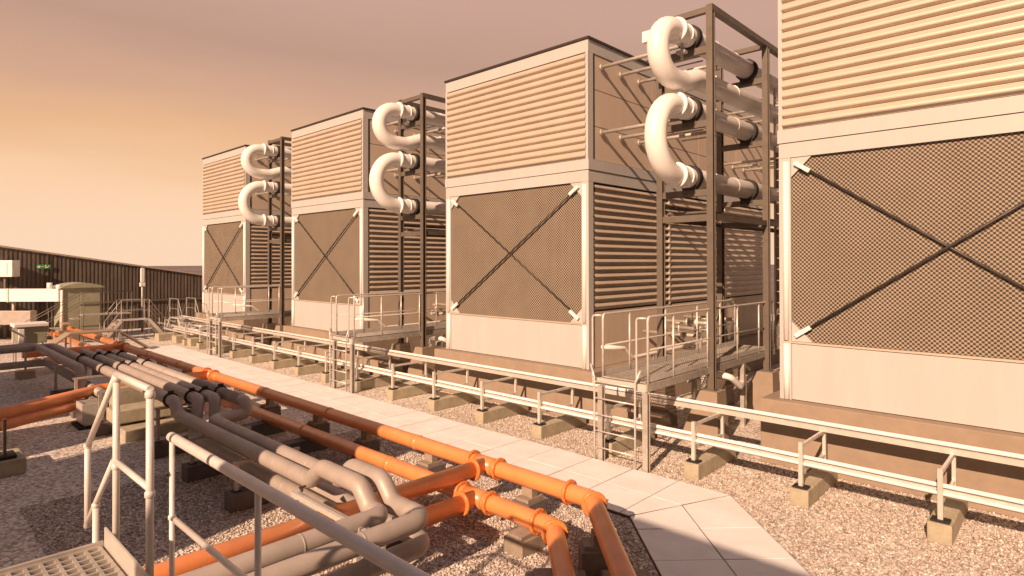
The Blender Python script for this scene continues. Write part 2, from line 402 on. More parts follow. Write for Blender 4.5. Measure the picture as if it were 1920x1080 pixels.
# ------------------------------------------------------------------ gap between towers: rack, white pipes, walkway
XR, XL = -5.74, -6.93; YA, YB = 12.2, 15.25
def make_rack():
    t = thing('pipe_rack', (XR, YA, 0), '', 'pipe rack', 'steel pipe racks between the towers')
    dx = XL-XR; ys = (0, YB-YA, 7.2)
    for y in ys:
        for x in (0, dx):
            c = MB(); z0 = 1.12
            c.hsec(x, y, z0, 9.12, .14, .016); c.box(x-.11, x+.11, y-.11, y+.11, z0-.02, z0-.0005)
            c.obj('column', 'steel', t)
    b = MB()
    for x in (0, dx): b.box(x-.07, x+.07, -.07, ys[2]+.07, 9.122, 9.25)
    b.box(dx+.072, -.072, -.06, .06, 9.1, 9.22); b.box(dx+.072, -.072, ys[1]-.06, ys[1]+.06, 9.1, 9.22)
    b.obj('top_beam', 'steel', t)
    for y in ys:
        for z in (8.32, 6.75, 5.28, 4.74):
            c = MB(); c.box(dx+.073, -.073, y-.05, y+.05, z-.07, z+.07); c.obj('cross_beam', 'steel', t)
    for x in (0, dx):
        c = MB(); c.box(x-.045, x+.045, .073, ys[2]-.073, 4.70, 4.82); c.box(x-.03, x+.03, .073, ys[2]-.073, 5.0, 5.08) if x else None
        c.obj('long_beam', 'steel', t)
    d = MB(); d.box(dx+.1, -.1, .1, ys[2]-.1, 4.86, 4.9); d.obj('catwalk_deck', 'steel', t)
    l = MB()
    for xx in (dx*.3, dx*.3+.4): l.bar((xx, 4.6, 1.3), (xx, 4.6, 8.6), .04)
    for i in range(24): l.bar((dx*.3, 4.6, 1.5+.3*i), (dx*.3+.4, 4.6, 1.5+.3*i), .022)
    l.obj('rack_ladder', 'galvdull', t)
    return t
gaps = {0: 'between the two nearest towers', -1: 'between the second and third tower from the left', -2: 'between the two farthest towers'}
rk = make_rack(); rk['label'] = 'tall dark steel pipe rack '+gaps[0]
for k in (-1, -2): dup(rk, (k*S,0,0), 'tall dark steel pipe rack '+gaps[k])
# pedestals
def pedestal():
    zt = 1.1; m = MB(); b = [(-.62,-.24),(.24,-.24),(.24,.3),(-.62,.3)]; tp = [(-.22,-.2),(.2,-.2),(.2,.22),(-.22,.22)]
    m.add([(x,y,0.003) for x,y in b]+[(x,y,zt) for x,y in tp], [(3,2,1,0),(4,5,6,7),(0,1,5,4),(1,2,6,5),(2,3,7,6),(3,0,4,7)]); return m
pd = pedestal().obj('concrete_pedestal', 'plinth', None, (XR, YA, 0))
pos = {(0,0): 'front right', (1,0): 'front left', (0,1): 'middle right', (1,1): 'middle left'}
first = True
for k in (0, -1, -2):
    for i in (0, 1):
        for j in (0, 1):
            lab = 'tapered pedestal, %s of the rack %s' % (pos[(i,j)], {0:'at the nearest gap',-1:'at the middle gap',-2:'at the farthest gap'}[k])
            o = pd if first else pd.copy()
            if not first: col.objects.link(o)
            first = False
            o.location = ((XR, XL)[i]+k*S, (YA, YB)[j], 0); tag(o, lab, 'pedestal', 'pedestals under the pipe rack columns')
# white header pipes
XP = -6.22; RP = .22
def make_header(kind):
    t = thing('header_pipe', (XP, YA, 0), '', 'insulated pipe', 'white insulated header pipes with u bends')
    if kind == 'upper':
        zt, zb = 8.66, 7.62; r = (zt-zb)/2; yc = -.75
        arc = [(0, yc-r*math.sin(PI*q/16)*1.15, zt-r*(1-math.cos(PI*q/16))) for q in range(17)]
        path = [(0, 9.5, zt), (0, .5, zt)]+arc+fillet([(0, -.6, zb), (0, -.35, zb), (0, .3, zb+.22), (0, 9.5, zb+.24)], [.5, .8], 5)[1:]
    else:
        zt, zb = 7.09, 5.62; r = (zt-zb)/2; yc = -.68
        arc = [(0, yc-r*math.sin(PI*q/18)*1.05, zt-r*(1-math.cos(PI*q/18))) for q in range(19)]
        path = [(0, 9.5, zt), (0, .5, zt)]+arc+[(0, .5, zb), (0, 9.5, zb)]
    m = MB(); m.tube(path, RP, 22); m.obj('pipe', 'white', t)
    fl = [(zt, -.62)]+([(zb, -.62)] if kind == 'lower' else [])
    for z, y in fl:
        f = MB(); f.ring((0, y, z), (0,1,0), RP+.055, .07, 26); f.ring((0, y+.36, z), (0,1,0), RP+.02, .03, 26); f.obj('flange', 'white', t)
    for z in ((zt, zb) if kind == 'lower' else (zt,)):
        for y in (0., YB-YA, 7.2):
            f = MB(); f.ring((0, y, z), (0,1,0), RP+.055, .16, 26); f.obj('pipe_clamp', 'steelblack', t)
            h = MB(); h.box(-.16, .16, y-.05, y+.05, z-RP-.14, z-RP+.01); h.obj('pipe_saddle', 'steelblack', t)
    for z in (zt, zb+.24 if kind == 'upper' else zb):
        for y in (1.05, 2.1, 4.1, 5.15, 6.2):
            f = MB(); f.ring((0, y, z), (0,1,0), RP+.006, .035, 24); f.obj('cladding_band', 'trim', t)
    if kind == 'upper':
        v = MB(); v.tube([(0, -.35, zt-.1), (0, -.35, zt-.55)], .03, 8); v.box(-.1, .1, -.42, -.28, zt-.42, zt-.36); v.obj('drain_valve', 'galvdull', t)
        v = MB(); v.box(-.42, -.2, -1.25, -1.12, zt-.32, zt-.1); v.obj('gauge_box', 'white', t)
    return t
for kind in ('upper', 'lower'):
    hd = make_header(kind)
    hd['label'] = '%s white header pipe with u bend, %s' % (kind, gaps[0])
    for k in (-1, -2): dup(hd, (k*S,0,0), '%s white header pipe with u bend, %s' % (kind, gaps[k]))

# access walkway with ladder
def grating(m, x0, x1, y0, y1, z, px, py, w=.006, h=.03):
    x = x0
    while x <= x1+1e-6: m.box(x-w/2, x+w/2, y0, y1, z-h, z); x += px
    y = y0
    while y <= y1+1e-6: m.box(x0, x1, y-w/2, y+w/2, z-h*.9, z-.002); y += py
def make_walk():
    t = thing('access_walkway', (-6.3, 9.63, 0), '', 'walkway', 'raised access walkways between the towers')
    xa, xb = -.46, .52; zd = 1.62; ye = 6.2
    g = MB(); grating(g, xa+.03, xb-.03, .04, ye, zd, .045, .1); g.obj('deck', 'galvdull', t)
    for x in (xa, xb):
        f = MB(); f.box(x-.025, x+.025, 0, ye, zd-.17, zd-.03); f.obj('deck_beam', 'galvdull', t)
        f = MB(); f.box(x-.008, x+.008, .05, ye, zd-.005, zd+.1); f.obj('toe_board', 'galv', t)
        l = MB(); l.hsec(x, 0, .0125, zd-.175, .105, .014); l.obj('leg', 'galvdull', t)
        l = MB(); l.box(x-.045, x+.045, 4.2, 4.29, .003, zd-.175); l.obj('leg', 'galvdull', t)
        h = MB(); zt = 2.8
        h.tube(fillet([(x, .06, zd-.03), (x, .06, zt), (x, ye-.1, zt), (x, ye-.1, zd)], .07, 4), .024, 10)
        h.tube([(x, .06, zd+.58), (x, ye-.1, zd+.56)], .016, 8)
        for y in (1.0, 2.45, 3.95, 5.2): h.tube([(x, y, zd-.03), (x, y, zt)], .02, 8)
        sg = -1
        h.tube(fillet([(x, .02, zt-.02), (x+sg*.2, .0, zt-.03), (x+sg*.2, 0, zd+.0), (x+sg*.2, 0, zd-.03)], .05, 4), .02, 8)
        h.obj('handrail', 'galv', t)
    f = MB(); f.box(xa-.2, xb, -.02, .03, zd-.17, zd-.04); f.obj('deck_beam', 'galv', t)
    l = MB(); la, lb = xa-.09, xb-.17; yl = -.1
    for x, s_ in ((la, -1), (lb, 1)):
        l.tube([(x, yl, .02), (x, yl, zd-.02), (x+s_*.1, yl+.02, zd+.22)], .02, 8)
    for i in range(5): l.tube([(la, yl, .28+.31*i), (lb, yl, .28+.31*i)], .014, 8)
    l.obj('ladder', 'galv', t)
    return t
wk = make_walk(); wk['label'] = 'raised galvanised access walkway and ladder '+gaps[0]
for k in (-1, -2): dup(wk, (k*S,0,0), 'raised galvanised access walkway and ladder '+gaps[k])
# small services in the gap
for k in (0, -1, -2):
    t = thing('drain_pipe', (-7.6+k*S, 10.98, 0), 'thin white pipe with a kink, '+gaps[k], 'pipe', 'drain pipes beside the walkways')
    m = MB(); m.tube(fillet([(0,-.1,1.97),(0,.75,1.85),(0,1.1,1.6),(0,5.6,1.62),(0,5.6,.3)], .1, 4), .045, 10); m.obj('pipe', 'white', t)
    m = MB()
    for y in (2.0, 4.2): m.box(-.03,.03,y-.03,y+.03,.003,1.57)
    m.obj('pipe_leg', 'galvdull', t)
    t = thing('valve_manifold', (-7.3+k*S, 14.2, 0), 'cluster of small white valves and pipes, '+gaps[k], 'valves', 'valve clusters beside the walkways')
    m = MB()
    for i in range(4):
        y = i*.75; zz = 1.95+.25*(i % 2)
        m.tube(fillet([(-1.3, y, zz), (.15, y, zz), (.15, y+.35, zz), (.15, y+.35, .9)], .08, 3), .05, 10)
    m.tube([(.15, -.3, .9), (.15, 3.0, .9)], .09, 12); m.obj('pipe', 'galvdull', t)
    m = MB()
    for i in range(4):
        y = i*.75; zz = 1.95+.25*(i % 2); m.ring((-.4, y, zz), (1,0,0), .11, .06, 14); m.ring((-.15, y, zz), (1,0,0), .11, .06, 14)
        m.tube([(-.27, y, zz), (-.27, y, zz+.3)], .018, 8); m.ring((-.27, y, zz+.3), (0,0,1), .11, .025, 14)
    m.obj('valve', 'galv', t)
    m = MB()
    for y in (0, 1.4, 2.8): m.box(.1,.2,y-.05,y+.05,.003,.82)
    m.obj('pipe_leg', 'galvdull', t)
    t = thing('drain_elbow', (-5.5+k*S, 12.75, 0), 'white bent drain pipe, '+gaps[k], 'pipe', 'white drain elbows behind the racks')
    m = MB(); m.tube(fillet([(-.8,.2,.05),(-.8,.2,1.25),(-.2,.2,1.3),(-.16,.7,1.0),(-.7,2.2,.95),(-.7,2.2,.05)], .16, 6), .07, 14); m.obj('pipe', 'white', t)
    st = MB(); st.cbox(-8.39+k*S, -6.62+k*S, 11.66, 12.05, .003, .5, .015)
    tag(st.obj('concrete_strip', 'plinth'), 'low concrete upstand, '+gaps[k], 'upstand', 'low concrete upstands between the towers')

# ------------------------------------------------------------------ cable trays, frames and blocks
NB = 17
ORDN = ['first','second','third','fourth','fifth','sixth','seventh','eighth','ninth','tenth','eleventh','twelfth','thirteenth','fourteenth','fifteenth','sixteenth','seventeenth']
bl = MB(); bl.cbox(-.14, .14, 0, 1.62, .002, .28, .018)
bl0 = bl.obj('concrete_block', 'concrete'); 
fr0 = thing('tray_stand', (0,0,0), '', 'tray stand', 'steel stands holding the cable trays')
m = MB(); m.box(-.03,.03,-.03,.03,.29,.985); m.obj('post', 'galv', fr0)
m = MB(); m.box(-.025,.025,1.14,1.19,.29,.985); m.obj('post', 'galv', fr0)
m = MB(); m.box(-.02,.02,.031,1.139,.90,.95); m.obj('arm', 'galv', fr0)
m = MB(); m.box(-.02,.02,.031,1.139,.50,.54); m.obj('arm', 'galv', fr0)
m = MB(); m.cbox(-.11,.11,-.08,.1,.281,.31,.01); m.cbox(-.11,.11,1.08,1.26,.281,.31,.01); m.obj('rubber_pad', 'black', fr0)
for i in range(NB):
    x = -1.45-1.795*i; b = bl0 if i == 0 else bl0.copy()
    if i: col.objects.link(b)
    b.location = (x, 9.87, 0); b.rotation_euler = (0, 0, random.uniform(-.02, .02))
    tag(b, '%s concrete block from the right under the cable tray' % ORDN[i], 'concrete block', 'concrete blocks under the cable tray')
    f = fr0 if i == 0 else dup(fr0, (0,0,0)); f.location = (x, 9.98, 0)
    f['label'] = '%s galvanised stand from the right holding the cable trays' % ORDN[i]
def channel(x0, x1, y, z0, z1, wd):
    m = MB(); t_ = .006
    m.add([(x, y_, z) for x in (x0, x1) for y_, z in ((y-wd, z1-.03), (y-wd, z1), (y, z1), (y, z0), (y-wd, z0), (y-wd, z0+.03))],
          [(i, i+1, i+7, i+6) for i in range(5)]+[(i+6, i+7, i+1, i) for i in ()])
    m.add([(x, y_, z) for x in (x0, x1) for y_, z in ((y-wd+t_, z1-.03), (y-wd+t_, z1-t_), (y-t_, z1-t_), (y-t_, z0+t_), (y-wd+t_, z0+t_), (y-wd+t_, z0+.03))],
          [(i+6, i+7, i+1, i) for i in range(5)])
    return m
def utray(x0, x1, ya, yb, z0, z1, lip=.025, t_=.005):
    P = [(ya-lip,z1),(ya,z1),(ya,z0),(yb,z0),(yb,z1),(yb+lip,z1)]; Q = [(ya-lip,z1-t_),(ya-t_,z1-t_),(ya-t_,z0-t_),(yb+t_,z0-t_),(yb+t_,z1-t_),(yb+lip,z1-t_)]
    m = MB(); n = len(P); pts = P+Q[::-1]
    m.add([(x0, y, z) for y, z in pts]+[(x1, y, z) for y, z in pts], [(i, (i+1) % (2*n), (i+1) % (2*n)+2*n, i+2*n) for i in range(2*n)])
    return m
t = thing('cable_tray', (0, 10.0, 0), 'long front cable tray with white conduits, low, nearest the paved path', 'cable tray', 'cable trays along the tower row')
utray(-32, 3, .07, .26, .60, .70, .015).obj('tray_channel', 'galv', t)
m = MB(); m.tube([(-32, .09, .735), (3, .09, .735)], .03, 10); m.tube([(-32, .02, .645), (3, .02, .645)], .026, 8); m.obj('conduit', 'white', t)
t = thing('cable_tray', (0, 10.95, 0), 'long rear cable tray rail, higher, running just before the plinths', 'cable tray', 'cable trays along the tower row')
utray(-34, 3, .05, .17, .95, 1.04, .015).obj('tray_channel', 'galv', t)
m = MB(); m.tube([(-34, .09, 1.075), (3, .09, 1.075)], .034, 10); m.obj('conduit', 'white', t)
# ------------------------------------------------------------------ orange pipes
RO = .122; ZA = .62; ZB = .37
YA_, YB_ = 6.65, 6.08
def flange(m, p, ax, r=RO): m.ring(p, ax, r+.05, .045, 26)
def bolts(m, p, ax):
    ax = Vector(ax).normalized(); u_ = Vector((0,0,1)); v_ = ax.cross(u_)
    for k in range(8):
        a = PI/8+k*PI/4; c = Vector(p)+(u_*math.cos(a)+v_*math.sin(a))*(RO+.032); m.tube([c-ax*.034, c+ax*.034], .009, 6)
def orange(label, z, yy, corner, tees, fls, br):
    t = thing('orange_pipe', (0, 0, z), label, 'pipe', 'orange pipes')
    m = MB(); m.tube(fillet([(-39, yy, 0), (corner, yy, 0), (corner+4.2, yy-4.2, 0)], .22, 8), RO, 24); m.obj('pipe', 'orange', t)
    for b in br:
        m = MB(); m.tube(fillet(b, .3, 6), RO, 22); m.obj('branch', 'orange', t)
        m = MB(); c = Vector(b[0]); m.tube([c+Vector((-.2,0,0)), c+Vector((.2,0,0))], RO+.012, 22); m.obj('tee_collar', 'orange', t)
    for p, a in fls:
        f = MB(); flange(f, p, a); f.obj('flange', 'orangefl', t)
        if p[0] > -9:
            f = MB(); bolts(f, p, a); f.obj('bolt', 'orangefl', t)
    k = -8.6
    while k > -38: # welded couplings along the run
        f = MB(); f.tube([(k-.05, yy, 0), (k-.045, yy, 0), (k+.045, yy, 0), (k+.05, yy, 0)], [RO, RO+.008, RO+.008, RO], 22); f.obj('coupling', 'orange', t); k -= 3.0
    return t
xt, xc = -6.86, -4.82
orange('long orange pipe beside the paved path, farther of the two', ZA, YA_, xc, 0,
       [((xt-.29,YA_,0),(1,0,0)), ((xt+.29,YA_,0),(1,0,0)), ((xt,YA_-.29,0),(0,1,0)), ((xc-.38,YA_,0),(1,0,0)), ((xc+.12,YA_-.12,0),(1,-1,0)),
        ((-17.85,YA_,0),(1,0,0)), ((-18.4,YA_,0),(1,0,0)), ((-27.1,YA_,0),(1,0,0)), ((-26.5,YA_,0),(1,0,0))],
       [[(xt, YA_, 0), (xt, -3, 0)], [(-18.13, YA_, 0), (-18.13, 4.0, 0), (-14.8, -1.0, 0)], [(-26.8, YA_, 0), (-26.8, 3.6, 0)]])
xt, xc = -6.475, -5.02
orange('long orange pipe nearer the camera, passing under the crossing orange branch', ZB, YB_, xc, 0,
       [((xt-.3,YB_,0),(1,0,0)), ((xt+.3,YB_,0),(1,0,0)), ((xt,YB_-.3,0),(0,1,0)), ((xc-.26,YB_,0),(1,0,0)), ((xc+.12,YB_-.12,0),(1,-1,0))],
       [[(xt, YB_, 0), (xt, -3, 0)], [(-18.1, YB_, 0), (-18.1, 4.02, 0), (-14.77, -.98, 0)], [(-26.2, YB_, 0), (-26.2, 3.6, 0)]])

# supports under the orange pipes
def support(x, y, h, wx, wy, label, grp='concrete supports under the orange pipes', rz=0, top=True, ZO=.37):
    t = thing('pipe_support', (x, y, 0), label, 'pipe support', grp); t.rotation_euler = (0,0,rz)
    m = MB(); m.cbox(-wx/2, wx/2, -wy/2, wy/2, .002, h, .012); m.obj('concrete_base', 'block' if x > -5.6 else 'darkblock', t)  # supports farther left take the darker tone, their shade painted in
    if top:
        m = MB(); m.box(-wx*.36, wx*.36, -wy*.42, wy*.42, h+.001, h+.05); m.obj('cradle', 'timber', t)
        m = MB(); hh = ZO-RO-h
        if hh > .06: m.box(-wx*.3, wx*.3, -.06, .06, h+.052, ZO-RO+.01); m.obj('saddle', 'timber', t)
    return t
for i, x in enumerate((-6.0, -8.3, -10.3, -12.2, -14.5, -16.6, -20.3, -22.7, -25.0, -29.6)):
    support(x, YA_+.06, .30, .34, .4, '%s support from the right under the orange pipe beside the path' % ORDN[i], ZO=ZA)
support(-5.42, YB_-.12, .20, .34, .46, 'square concrete support under the near orange pipe, beside its flanged elbow')
support(-4.35, YA_-.55, .34, .36, .42, 'tall concrete support behind the farther angled orange pipe', rz=-PI/4, ZO=ZA)
support(-4.35, YB_-.75, .2, .7, .5, 'low dark concrete support crossing under both angled orange pipes', rz=PI/4)
support(-3.6, YB_-.35, .2, .55, 1.0, 'wide concrete pad below the two angled orange pipes at the bottom edge', rz=PI/4, top=False)
support(-6.86, 2.4, .3, .3, .4, 'concrete support under the long orange branch at bottom left', ZO=ZA)
support(-6.9, 4.9, .3, .3, .4, 'concrete support under the orange branch beneath the grey pipe humps', ZO=ZA)

# long sleepers under the grey pipes
SX = (-9.53, -11.4, -13.25)
for i, x in enumerate(SX):
    m = MB(); m.cbox(-.14, .14, 0, 2.72, .002, .28, .018)
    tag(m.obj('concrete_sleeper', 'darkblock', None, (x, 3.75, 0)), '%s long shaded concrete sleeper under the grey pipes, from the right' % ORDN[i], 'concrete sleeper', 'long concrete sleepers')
# ------------------------------------------------------------------ grey pipes
RG = .112; ZP = .85; ZL = .42; ZU = 1.077
GG = 'grey insulated pipes'
def gpipe(pts, rad, label, r=RG, parts=None):
    t = thing('grey_pipe', (0,0,0), label, 'pipe', GG)
    m = MB(); m.tube(fillet(pts, rad, 8), r, 24); m.obj('lagging', 'grey', t)
    for a, b in zip(pts[:-1], pts[1:]):
        a = Vector(a); b = Vector(b); n_ = int((b-a).length/1.45)
        for k in range(n_):
            c = a+(b-a)*((k+.6)/(n_+.2)) if n_ > 1 else a+(b-a)*.5
            f = MB(); f.ring(c, b-a, r+.004, .03, 22); f.obj('jacket_band', 'grey', t)
    return t
hz = .24
YP1, YP2, Y3, Y4 = 4.11, 4.41, 4.30, 4.62
gpipe([(-24.6, -6, ZU), (-24.6, 4.11, ZU), (-13.05, 4.11, ZU), (-12.75, 4.11, ZP), (-7.65, YP1, ZP), (-7.35, YP1, ZP+hz), (-6.45, YP1, ZP+hz), (-6.22, YP1, ZP), (-5.98, YP1, ZP), (-5.98, -3, ZP)],
      [.25, .25, .2, .2, .2, .2, .15, .2], 'front grey pipe with a hump over the orange branch, turning toward the camera')
gpipe([(-12.25, 5.07, ZU), (-12.0, 5.07, ZU), (-11.95, 5.07, ZP), (-11.95, YP2, ZP), (-7.35, YP2, ZP), (-7.1, YP2, ZP+hz), (-6.42, YP2, ZP+hz), (-6.2, YP2, ZP), (-5.55, YP2, ZP), (-5.55, -3, ZP)],
      [.12, .12, .2, .2, .2, .2, .2, .2], 'rear grey pipe whose hump ends in the big elbow at centre bottom')
gpipe([(-22.5, 4.5, .35), (-22.5, 4.5, ZU), (-12.85, 4.5, ZU), (-12.55, Y3, ZL), (-6.4, Y3, ZL), (-6.4, -3, ZL)], .2, 'lower grey pipe running under the front grey pipe')
gpipe([(-22.0, 4.7+.05, .35), (-22.0, 4.75, ZU), (-12.7, 4.75, ZU), (-12.35, Y4, ZL), (-5.78, Y4, ZL), (-5.78, -3, ZL)], .2, 'lowest grey pipe with its elbow beneath the big elbow at centre bottom')
gpipe([(-21.5, 5.07, .35), (-21.5, 5.07, ZU), (-12.2, 5.07, ZU)], .2, 'grey pipe highest on the rack and nearest the orange pipes')
gpipe([(-25.1, -6, ZU), (-25.1, 3.72, ZU), (-18.9, 3.72, ZU), (-18.6, 3.72, ZL), (-17.6, 3.72, ZL)], .25, 'grey pipe with a corner at far left, outermost of the pair')
gpipe([(-24.4, -6, .6), (-24.4, 3.9, .6), (-17.5, 3.9, .6)], .25, 'low grey pipe with a corner at far left, under the upper pair')
# frames carrying the grey pipes
def hframe(x, y0, y1, zt, zb, label, clamps=()):
    t = thing('pipe_stand', (x, 0, 0), label, 'pipe stand', 'steel stands under the grey pipes')
    for y in (y0, y1):
        m = MB(); m.box(-.03, .03, y-.03, y+.03, zb, zt); m.obj('post', 'galvdull', t)
    m = MB(); m.box(-.025, .025, y0-.06, y1+.06, zt+.001, zt+.045); m.obj('cross_arm', 'galvdull', t)
    m = MB(); m.box(-.06, .06, y0-.06, y0+.06, zb-.0, zb+.012); m.box(-.06, .06, y1-.06, y1+.06, zb, zb+.012); m.obj('base_plate', 'steelblack', t)
    for y, z in clamps:
        m = MB(); m.ring((0, y, z), (1,0,0), RG+.035, .06, 20); m.box(-.03, .03, y-.05, y+.05, z+RG, z+RG+.07); m.obj('pipe_clamp', 'steelblack', t)
    return t
for i, x in enumerate(SX[:2]): hframe(x, 3.88, 4.85, ZP-RG-.05, .283, '%s steel stand from the right under the low grey pipes' % ORDN[i])
hframe(-13.25, 3.88, 5.35, ZU-RG-.05, .283, 'steel stand with four black clamps where the grey pipes drop', [(4.11,ZU),(4.5,ZU),(4.75,ZU),(5.07,ZU)])
for i, x in enumerate((-15.9, -18.2, -20.6)):
    hframe(x, 3.5, 5.35, ZU-RG-.05, .283, '%s steel stand from the right under the raised grey pipes' % ORDN[i], [(4.11,ZU),(4.5,ZU),(4.75,ZU),(5.07,ZU)] if i else [])
    m = MB(); m.cbox(-.16, .16, 0, 2.1, .002, .28, .018)
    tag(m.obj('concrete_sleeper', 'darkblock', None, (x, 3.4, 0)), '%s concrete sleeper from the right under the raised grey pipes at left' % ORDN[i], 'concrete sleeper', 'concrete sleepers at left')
# strut channel beside the humps and its stand
t = thing('support_channel', (0, 3.72, 0), 'slotted steel channel on a post beside the grey pipe humps', 'channel')
channel(-7.45, -5.68, .05, .80, .86, .05).obj('channel', 'galv', t)
m = MB(); m.box(-7.4, -5.7, .07, .11, .80, .845); m.obj('back_channel', 'galvdull', t)
m = MB(); m.box(-5.95, -5.88, -.02, .05, .003, .795); m.box(-7.35, -7.29, -.02, .04, .003, .795); m.obj('post', 'galv', t)
m = MB()
for k in range(5): m.tube([(-7.44, .12+.02*k, .88), (-7.32, .09, .87+.01*k), (-7.25, .06, .9)], .012, 6)
m.obj('cable_tie', 'steelblack', t)
# big pale concrete blocks at left
for (x0, x1, y0, y1, z0, z1, lab) in ((-15.95,-15.25,3.62,4.75,.30,.58,'large pale concrete block lying under the grey pipes at left, upper of two'),
                                   (-15.75,-14.75,3.7,5.1,.003,.24,'large pale concrete block under the upper block at left'),
                                   (-16.9,-16.35,3.9,4.8,.003,.84,'tall pale concrete block behind the large block at left')):
    m = MB(); m.cbox(x0, x1, y0, y1, z0, z1, .02)
    tag(m.obj('concrete_block', 'concrete'), lab, 'concrete block', 'pale blocks at left')
m = MB(); m.box(-15.9, -15.4, 3.8, 4.0, .241, .299); m.box(-15.9,-15.4,4.5,4.7,.241,.299); tag(m.obj('timber_packer', 'timber'), 'dark timber packers between the two pale blocks at left', 'timber')
t = thing('cable_bracket', (-17.0, 3.35, 0), 'small open steel bracket box on rubber feet beside the pale blocks', 'bracket')
m = MB(); m.box(-.3,.3,-.02,.02,.1,.55); m.box(-.3,-.26,.021,.4,.1,.55); m.box(.26,.3,.021,.4,.1,.55); m.box(-.3,.3,.021,.4,.06,.099); m.obj('bracket_plate', 'galv', t)
m = MB(); m.cbox(-.4,.4,-.1,.5,.002,.058,.02); m.obj('rubber_foot', 'black', t)
# pad and block at the left edge
m = MB(); m.cbox(-.7,.2,-1.2,0,.002,.28,.02); tag(m.obj('concrete_block','concrete',None,(-14.15,1.95,0)), 'concrete block with black pad cut by the left edge', 'concrete block')
t = thing('tray_stand', (-14.15, 1.75, .28), 'thin dark stand with a black pad cut by the left edge', 'stand')
m = MB(); m.cbox(-.35,.1,-.3,.08,.002,.06,.02); m.obj('rubber_pad', 'black', t)
m = MB(); m.box(-.15,-.11,-.1,-.06,.061,.7); m.box(-.05,-.01,-.1,-.06,.061,.7); m.obj('post', 'steel', t)

# ------------------------------------------------------------------ foreground platform and rails
t = thing('access_platform', (-4.57, 1.03, 0), 'steel grating platform with tubular handrail at bottom left', 'platform')
m = MB(); grating(m, .0, 5.0, -3.4, -.02, 2.0, .075, .075, .018, .035)
m.obj('grating', 'galvdull', t)
m = MB(); m.box(-.03,-.003,-3.4,0,1.93,2.02); m.box(-.03,5,-.019,.0,1.88,1.96); m.obj('edge_beam', 'galvdull', t)
m = MB(); m.box(0,5,.001,.012,1.965,2.11); m.obj('toe_board', 'galv', t)
for (x, zt) in ((.13, 3.1), (.80, 3.1)):
    m = MB(); m.tube([(x, .035, 1.9), (x, .035, zt)], .0205, 14); m.obj('rail_post', 'painted', t)
    for z in (3.1, 2.55):
        m = MB(); m.ring((x, .035, z-.03), (0,0,1), .027, .05, 14); m.obj('clamp_fitting', 'painted', t)
m = MB(); m.tube([(.13, .035, 3.1), (.80, .035, 3.1)], .020, 14); m.obj('top_rail', 'painted', t)
m = MB(); m.tube([(.13, .035, 2.55), (.80, .035, 2.55)], .018, 14); m.obj('mid_rail', 'painted', t)
m = MB(); m.tube([(-.60, .035, 2.50), (.13, .035, 3.1)], .0195, 14); m.obj('stair_rail', 'painted', t)
m = MB(); m.tube([(-.64, .035, 1.92), (.08, .035, 2.55)], .018, 14); m.obj('stair_rail', 'painted', t)
m = MB(); m.tube([(-.60, .035, 1.92), (-.60, .035, 2.52)], .0205, 14); m.tube([(-.37, .035, .02), (-.37, .035, 2.15)], .0205, 14); m.obj('rail_post', 'painted', t)
m = MB(); m.ring((-.60, .035, 2.5), (0,0,1), .026, .04, 12); m.ring((-.37, .035, 2.14), (0,0,1), .026, .04, 12); m.obj('clamp_fitting', 'painted', t)
m = MB()
for x in (.1, 4.9):
    for y in (-.1, -3.3): m.box(x-.05, x+.05, y-.05, y+.05, .003, 1.87)
m.obj('leg', 'galvdull', t)

t = thing('handrail', (-4.6, 1.43, 0), 'thick painted handrail crossing the foreground from centre left to bottom', 'handrail')
m = MB(); m.tube([(-.02, 0, 2.6), (0, 0, 2.6), (5.5, 0, 2.6)], [.018, .032, .032], 18); m.obj('top_rail', 'painted', t)
m = MB(); m.tube([(0, 0, 2.05), (5.5, 0, 2.05)], .0195, 14); m.obj('mid_rail', 'painted', t)
for x in (.02, 1.37, 2.9, 4.4):
    m = MB(); m.tube([(x, 0, .02), (x, 0, 2.57)], .0175, 14); m.ring((x, 0, 2.05), (0,0,1), .025, .04, 14); m.obj('rail_post', 'painted', t)

# ------------------------------------------------------------------ far background
t = thing('boundary_fence', (-40, 0, 0), 'long dark ribbed metal fence with sloping top and pale coping', 'fence')
m = MB(); zt = lambda y: 3.78-.166*(y-9.6)
y = -30.; i = 0
while y < 30:
    d = .0 if i % 2 else -.05; y2 = y+(.10 if i % 2 else .085)
    za, zb = zt(y), zt(y2)
    m.add([(d,y,.0),(d,y2,.0),(d,y2,zb),(d,y,za),(-.12,y,.0),(-.12,y2,.0),(-.12,y2,zb),(-.12,y,za)], [(0,1,2,3),(5,4,7,6),(3,2,6,7),(1,5,6,2),(4,0,3,7)])
    y = y2; i += 1
m.obj('cladding', 'cladding', t)
m = MB(); m.bar((-.05, -30, zt(-30)+.05), (-.05, 30, zt(30)+.05), .3, .08); m.obj('coping', 'louvre', t)
m = MB()
for y in (-2, 2.2, 6.4, 10.6, 14.8): m.box(.002, .05, y, y+.05, 0, zt(y)-.02)
m.box(.051, .09, 7.5, 30, 1.55, 1.68); m.obj('rail', 'steel', t)
M['green'] = mat('exit_green', (.05, .33, .08), .5)
t = thing('exit_sign', (-39.9, 6.25, 3.62), 'small green safety sign on the dark fence', 'sign')
m = MB(); m.box(-.02, 0, -.3, .3, -.11, .11); m.obj('sign_plate', 'green', t)
m = MB(); m.box(.002,.01,-.26,-.14,-.06,.05); m.bar((.006,-.1,0),(.006,.02,0),.02,.03); m.box(.002,.01,.06,.12,-.07,.03); m.ring((.006,.09,.06),(1,0,0),.03,.01,10)
m.bar((.006,.13,-.06),(.006,.24,.04),.01,.04); m.obj('pictogram', 'white', t)
t = thing('flood_light_pole', (-38, 10.34, 0), 'slim pale pole with a lamp head rising before the fence', 'lamp pole')
